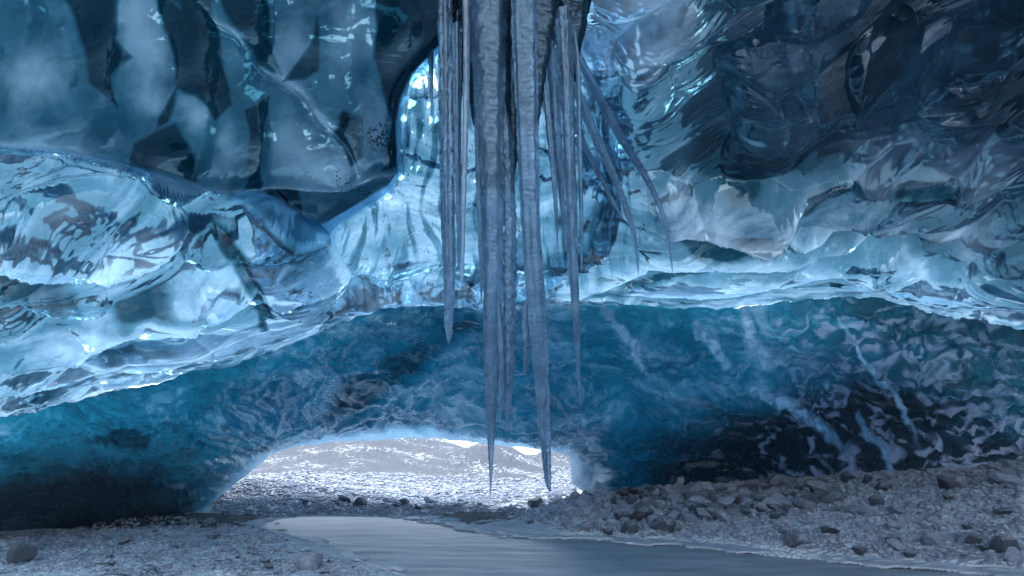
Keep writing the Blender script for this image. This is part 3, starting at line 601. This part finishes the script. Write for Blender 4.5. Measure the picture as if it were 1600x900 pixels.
scatter(45, FAR, 7, 18, 'small dark stone on the far shore of the stream', 'stones on the far shore')
scatter(34, LEFT, 7, 20, 'small grey stone on the left gravel flat', 'stones on the left gravel flat')

def pebbles(name, n, poly, smin, smax, sub, p=1.8, mat=None):
    bm = bmesh.new(); bmesh.ops.create_icosphere(bm, subdivisions=sub, radius=1.0)
    bv = np.array([v.co[:] for v in bm.verts]); bf = np.array([[v.index for v in f.verts] for f in bm.faces]); bm.free()
    poly = np.array(poly, float); lo, hi = poly.min(0), poly.max(0); pts = []
    while sum(map(len, pts)) < n:
        q = lo + (hi - lo) * RNG.random((n * 2, 2)); pts.append(q[inside(q[:, 0], q[:, 1], poly)])
    q = np.concatenate(pts)[:n]
    # march each sight line onto the ground
    d = np.geomspace(6.5, 70, 260); best = np.full(n, np.nan); done = np.zeros(n, bool)
    for dd in d:
        R = unproj(q[:, 0], q[:, 1], dd); z, _ = ground_z(R[:, 0], R[:, 1], False); hit = (R[:, 2] < z) & ~done; best[hit] = dd; done |= hit
    ok = ~np.isnan(best); q = q[ok]; D = best[ok]; n = len(q); R = unproj(q[:, 0], q[:, 1], D); z, sd = ground_z(R[:, 0], R[:, 1], True)
    ok = sd > .03; R, z, D, q = R[ok], z[ok], D[ok], q[ok]; n = len(q)
    s = (smin + (smax - smin) * RNG.random(n)**p) / F_PX * D / 2
    var = [bv * (1 + .22 * RNG.standard_normal((len(bv), 1)).clip(-1.2, 1.2)) for _ in range(24)]
    V = np.empty((n, len(bv), 3)); ang = RNG.random(n) * 6.28; idx = RNG.integers(0, 24, n); fl = RNG.uniform(.5, .85, n); el = RNG.uniform(.7, 1.2, n)
    base = np.array(var)[idx]; ca, sa = np.cos(ang)[:, None], np.sin(ang)[:, None]
    x = base[..., 0] * el[:, None]; y = base[..., 1]
    V[..., 0] = (x * ca - y * sa) * s[:, None] + R[:, None, 0]; V[..., 1] = (x * sa + y * ca) * s[:, None] + R[:, None, 1]
    V[..., 2] = base[..., 2] * (s * fl)[:, None] + (z + s * .25)[:, None]
    Fa = (bf[None] + (np.arange(n) * len(bv))[:, None, None]).reshape(-1, 3)
    o = obj(name, mesh_np(name, V.reshape(-1, 3), Fa, mat or M_PEBBLE, sub > 1)); return o
tag(pebbles('gravel', 5600, RIGHT, 2.5, 14, 1), 'loose grey gravel and pebbles covering the right bank', 'gravel', kind='stuff')
tag(pebbles('gravel', 3600, LEFT, 2, 9, 1), 'fine grey gravel covering the left flat', 'gravel', kind='stuff')
tag(pebbles('gravel', 2500, [(330, 800), (345, 780), (500, 774), (780, 776), (770, 800), (640, 806), (420, 808)], 2.5, 8, 1), 'dark gravel along the far shore', 'gravel', kind='stuff')
tag(pebbles('rubble', 5000, [(345, 782), (360, 765), (440, 725), (520, 732), (700, 732), (900, 730), (900, 772), (740, 790)], 2.5, 8, 1), 'snow dusted rubble field outside the cave mouth', 'rubble', kind='stuff')

# ================================================================== icicles
def tube(path, radii, seed, rings=.035, nseg=34, lobes=.22, ripple=.016, seglen=.010, flat=1.0, knob=.0):
    """a dripping, ribbed icicle along path (list of 3D points) -> verts, quads"""
    P = np.array(path, float); L = np.concatenate([[0], np.cumsum(np.linalg.norm(np.diff(P, axis=0), axis=1))])
    n = max(12, int(L[-1] / seglen)); s = np.linspace(0, L[-1], n)
    C3 = np.stack([curve(list(zip(L, P[:, i])))(s) for i in range(3)], -1); R = np.interp(s, L, radii)
    th = np.linspace(0, 2 * np.pi, nseg, endpoint=False)[None, :]; S = s[:, None]
    rr = 1 + lobes * fbm(np.cos(th) * 1.6 + seed * 3.7 + S * .22, np.sin(th) * 1.6 + S * .22, 3, seed)
    rr = rr + ripple * np.sin(S / rings * 2 * np.pi + 2.2 * perlin(S * 3, th * 0 + seed, 5) + .8 * np.cos(th + seed)) * (.5 + .7 * perlin(np.cos(th) + S * 2, np.sin(th) + seed, 9))
    rr = rr + .09 * fbm(np.cos(th) * 2.5 + S * 6, np.sin(th) * 2.5 + seed + S * 7, 3, seed + 8)
    rr = rr + .075 * fbm(np.cos(th) * 3 + seed, np.sin(th) * 3 + S * 30, 2, seed + 12) * sstep(-.25, .5, perlin(S * 2.5 + seed, th * .6, 13))
    rr = rr + knob * np.abs(fbm(np.cos(th) * 2.2 + S * 11, np.sin(th) * 2.2 + seed + S * 9, 3, seed + 4))
    rad = np.maximum(R[:, None] * rr, .0015)
    V = np.stack([C3[:, None, 0] + rad * np.cos(th), C3[:, None, 1] + flat * rad * np.sin(th), C3[:, None, 2] + 0 * rad], -1)
    i = np.arange(n * nseg).reshape(n, nseg); j = np.roll(i, -1, 1)
    q = np.stack([i[:-1], i[1:], j[1:], j[:-1]], -1).reshape(-1, 4)
    return V.reshape(-1, 3), q
G_ICE = 'icicles hanging from the cave roof'
def icicle(pts, D, label, seed, name='icicle', parent=None, mat=M_ICICLE, **kw):
    """pts: (px, py, width px) down the icicle; D: distance in metres"""
    path = [unproj(p[0], p[1], D) for p in pts]; y0 = path[-1][1]
    path = [unproj(p[0], p[1], D + (p[3] if len(p) > 3 else 0)) for p in pts]
    radii = [p[2] * .80 / F_PX * D / 2 for p in pts]
    V, q = tube(path, radii, seed, **kw); base = np.array(path[0]); me = mesh_np(name, V - base, q, mat)
    o = obj(name, me, parent); o.location = base
    if parent is None: tag(o, label, 'icicle', G_ICE)
    return o
icicle([(694, -60, 30), (696, 70, 27), (698, 200, 27), (700, 330, 26), (702, 420, 22), (702, 480, 17), (701, 510, 14), (702, 528, 9), (701, 537, 2)], 4.6, 'leftmost long icicle with a blunt knobbly tip above the blue tunnel', 1, ripple=.03)
icicle([(765, -80, 76), (764, 60, 70), (766, 180, 56), (769, 300, 44), (771, 420, 38), (769, 520, 32), (767, 600, 25), (767, 650, 18), (767, 700, 11), (767, 740, 6), (766, 772, 1.5)], 4.2, 'long pointed icicle left of centre reaching down over the cave mouth', 2, lobes=.16)
icicle([(816, -80, 50), (820, 60, 46), (824, 200, 40), (828, 320, 36), (834, 420, 36), (842, 520, 34), (847, 600, 29), (851, 660, 25), (854, 700, 19), (856, 740, 15), (858, 762, 9), (860, 768, 2)], 4.0, 'thickest ribbed icicle with a blunt end just above the bank', 3, ripple=.024)
icicle([(880, 20, 34), (884, 90, 32), (887, 200, 27), (891, 300, 23), (895, 400, 20), (899, 480, 15), (902, 540, 10), (904, 590, 6), (907, 634, 1.5)], 4.3, 'slender tapering icicle right of the thickest one', 4, ripple=.024)
icicle([(673, 30, 14), (673, 90, 10), (674, 130, 7), (674, 180, 1)], 5.0, 'tiny short icicle under the hanging ice edge on the left', 5)
icicle([(728, -60, 16), (729, 100, 12), (727, 220, 10), (724, 330, 9), (722, 430, 5), (721, 452, 1)], 4.3, 'thin bright white rib icicle between the left icicles', 6, mat=M_PALE, ripple=.024)
icicle([(714, 40, 18), (715, 200, 14), (716, 300, 11), (717, 390, 7), (717, 425, 1)], 4.5, 'thin grey icicle just right of the leftmost long one', 7)
icicle([(744, 20, 16), (746, 200, 13), (750, 340, 12), (752, 420, 9), (752, 470, 2)], 4.3, 'narrow icicle pressed against the long pointed one on its left', 8)
icicle([(786, 150, 4), (792, 210, 16), (797, 330, 20), (797, 430, 22), (796, 520, 20), (795, 580, 17), (794, 630, 11), (792, 660, 5), (791, 675, 1)], 4.2, 'rough knobbly icicle pressed against the right of the long pointed one', 9, knob=.5, ripple=.02)
icicle([(778, 470, 3), (782, 520, 10), (783, 600, 10), (782, 640, 6), (781, 665, 1)], 4.15, 'small drip icicle between the long pointed and the knobbly one', 10)
icicle([(828, 455, 3), (822, 480, 8), (822, 505, 13), (823, 540, 11), (822, 565, 9), (820, 585, 2)], 4.05, 'short lumpy icicle hanging beside the thickest one', 11, knob=.6)
icicle([(840, -20, 8), (846, 60, 18), (854, 150, 15), (862, 240, 12), (868, 320, 8), (871, 386, 2)], 4.4, 'thin slanting icicle between the thickest and the slender one', 12)
icicle([(898, 50, 5), (902, 90, 10), (905, 200, 9), (908, 320, 8), (909, 400, 5), (908, 430, 1)], 4.4, 'thin dark icicle touching the slender one on its right', 13)
icicle([(862, 40, 26), (866, 140, 22), (872, 240, 16), (880, 330, 10), (884, 390, 3)], 4.5, 'grey icicle behind the slender one near the roof', 14)
icicle([(890, 110, 8, .2), (905, 150, 18, .3), (925, 200, 20, .4), (955, 265, 17, .5), (980, 330, 14, .6), (990, 365, 10, .6), (995, 400, 5, .6), (998, 432, 1, .6)], 4.9, 'slanting fin of ice ending in a thin drip right of the icicles', 15, ripple=.03, flat=.5)
icicle([(890, 60, 6, .1), (905, 90, 16, .2), (935, 150, 22, .4), (970, 215, 21, .6), (1005, 270, 18, .8), (1028, 315, 12, .9), (1040, 350, 8, .9), (1047, 390, 5, .9), (1051, 426, 1, .9)], 5.2, 'longest slanting fin of ice, rightmost, ending in a thin drip', 16, ripple=.03, flat=.5)
icicle([(885, 165, 4, .2), (900, 200, 12, .3), (930, 260, 12, .5), (955, 310, 9, .6), (975, 345, 3, .6)], 5.2, 'thin slanting ice rib behind the fins', 17, ripple=.02)
# root of the icicles
def root_mass():
    e = bpy.data.objects.new('ice_curtain', None); C.objects.link(e); e.location = unproj(790, -60, 4.3)
    tag(e, 'dark blue ice curtain on the roof from which the big icicles grow', 'ice curtain')
    def part(pts, D, seed, **kw):
        path = [unproj(p[0], p[1], D) for p in pts]; V, q = tube(path, [p[2] * .8 / F_PX * D / 2 for p in pts], seed, ripple=.004, **kw)
        o = obj('rib', mesh_np('rib', V - np.array(e.location), q, M_CURTAIN, True, dict(bubble_shading=.30 + .35 * fbm(np.arange(len(V)) % kw.get('nseg', 26) / 2.5, V[:, 2] * .7, 3, seed), grit=np.full(len(V), .1), dust_glint=np.zeros(len(V)), painted_shade=np.zeros(len(V)), milk=np.zeros(len(V)))), e)
    part([(760, -160, 130), (762, -20, 96), (764, 80, 84), (768, 180, 70), (772, 250, 50), (775, 300, 20)], 4.45, 31, lobes=.25, nseg=30)
    part([(840, -160, 120), (838, -20, 90), (836, 60, 70), (832, 130, 54), (830, 200, 30)], 4.3, 32, lobes=.25, nseg=30)
    part([(890, -160, 110), (888, -20, 80), (888, 40, 60), (887, 90, 40), (887, 130, 26)], 4.55, 33, lobes=.3, nseg=30)
    part([(790, -160, 60), (796, 0, 50), (798, 120, 42), (798, 240, 26), (797, 300, 10)], 4.35, 34, lobes=.2)
    part([(720, -160, 60), (716, -20, 46), (712, 80, 40), (708, 170, 30), (706, 260, 16)], 4.75, 35, lobes=.25)
root_mass()
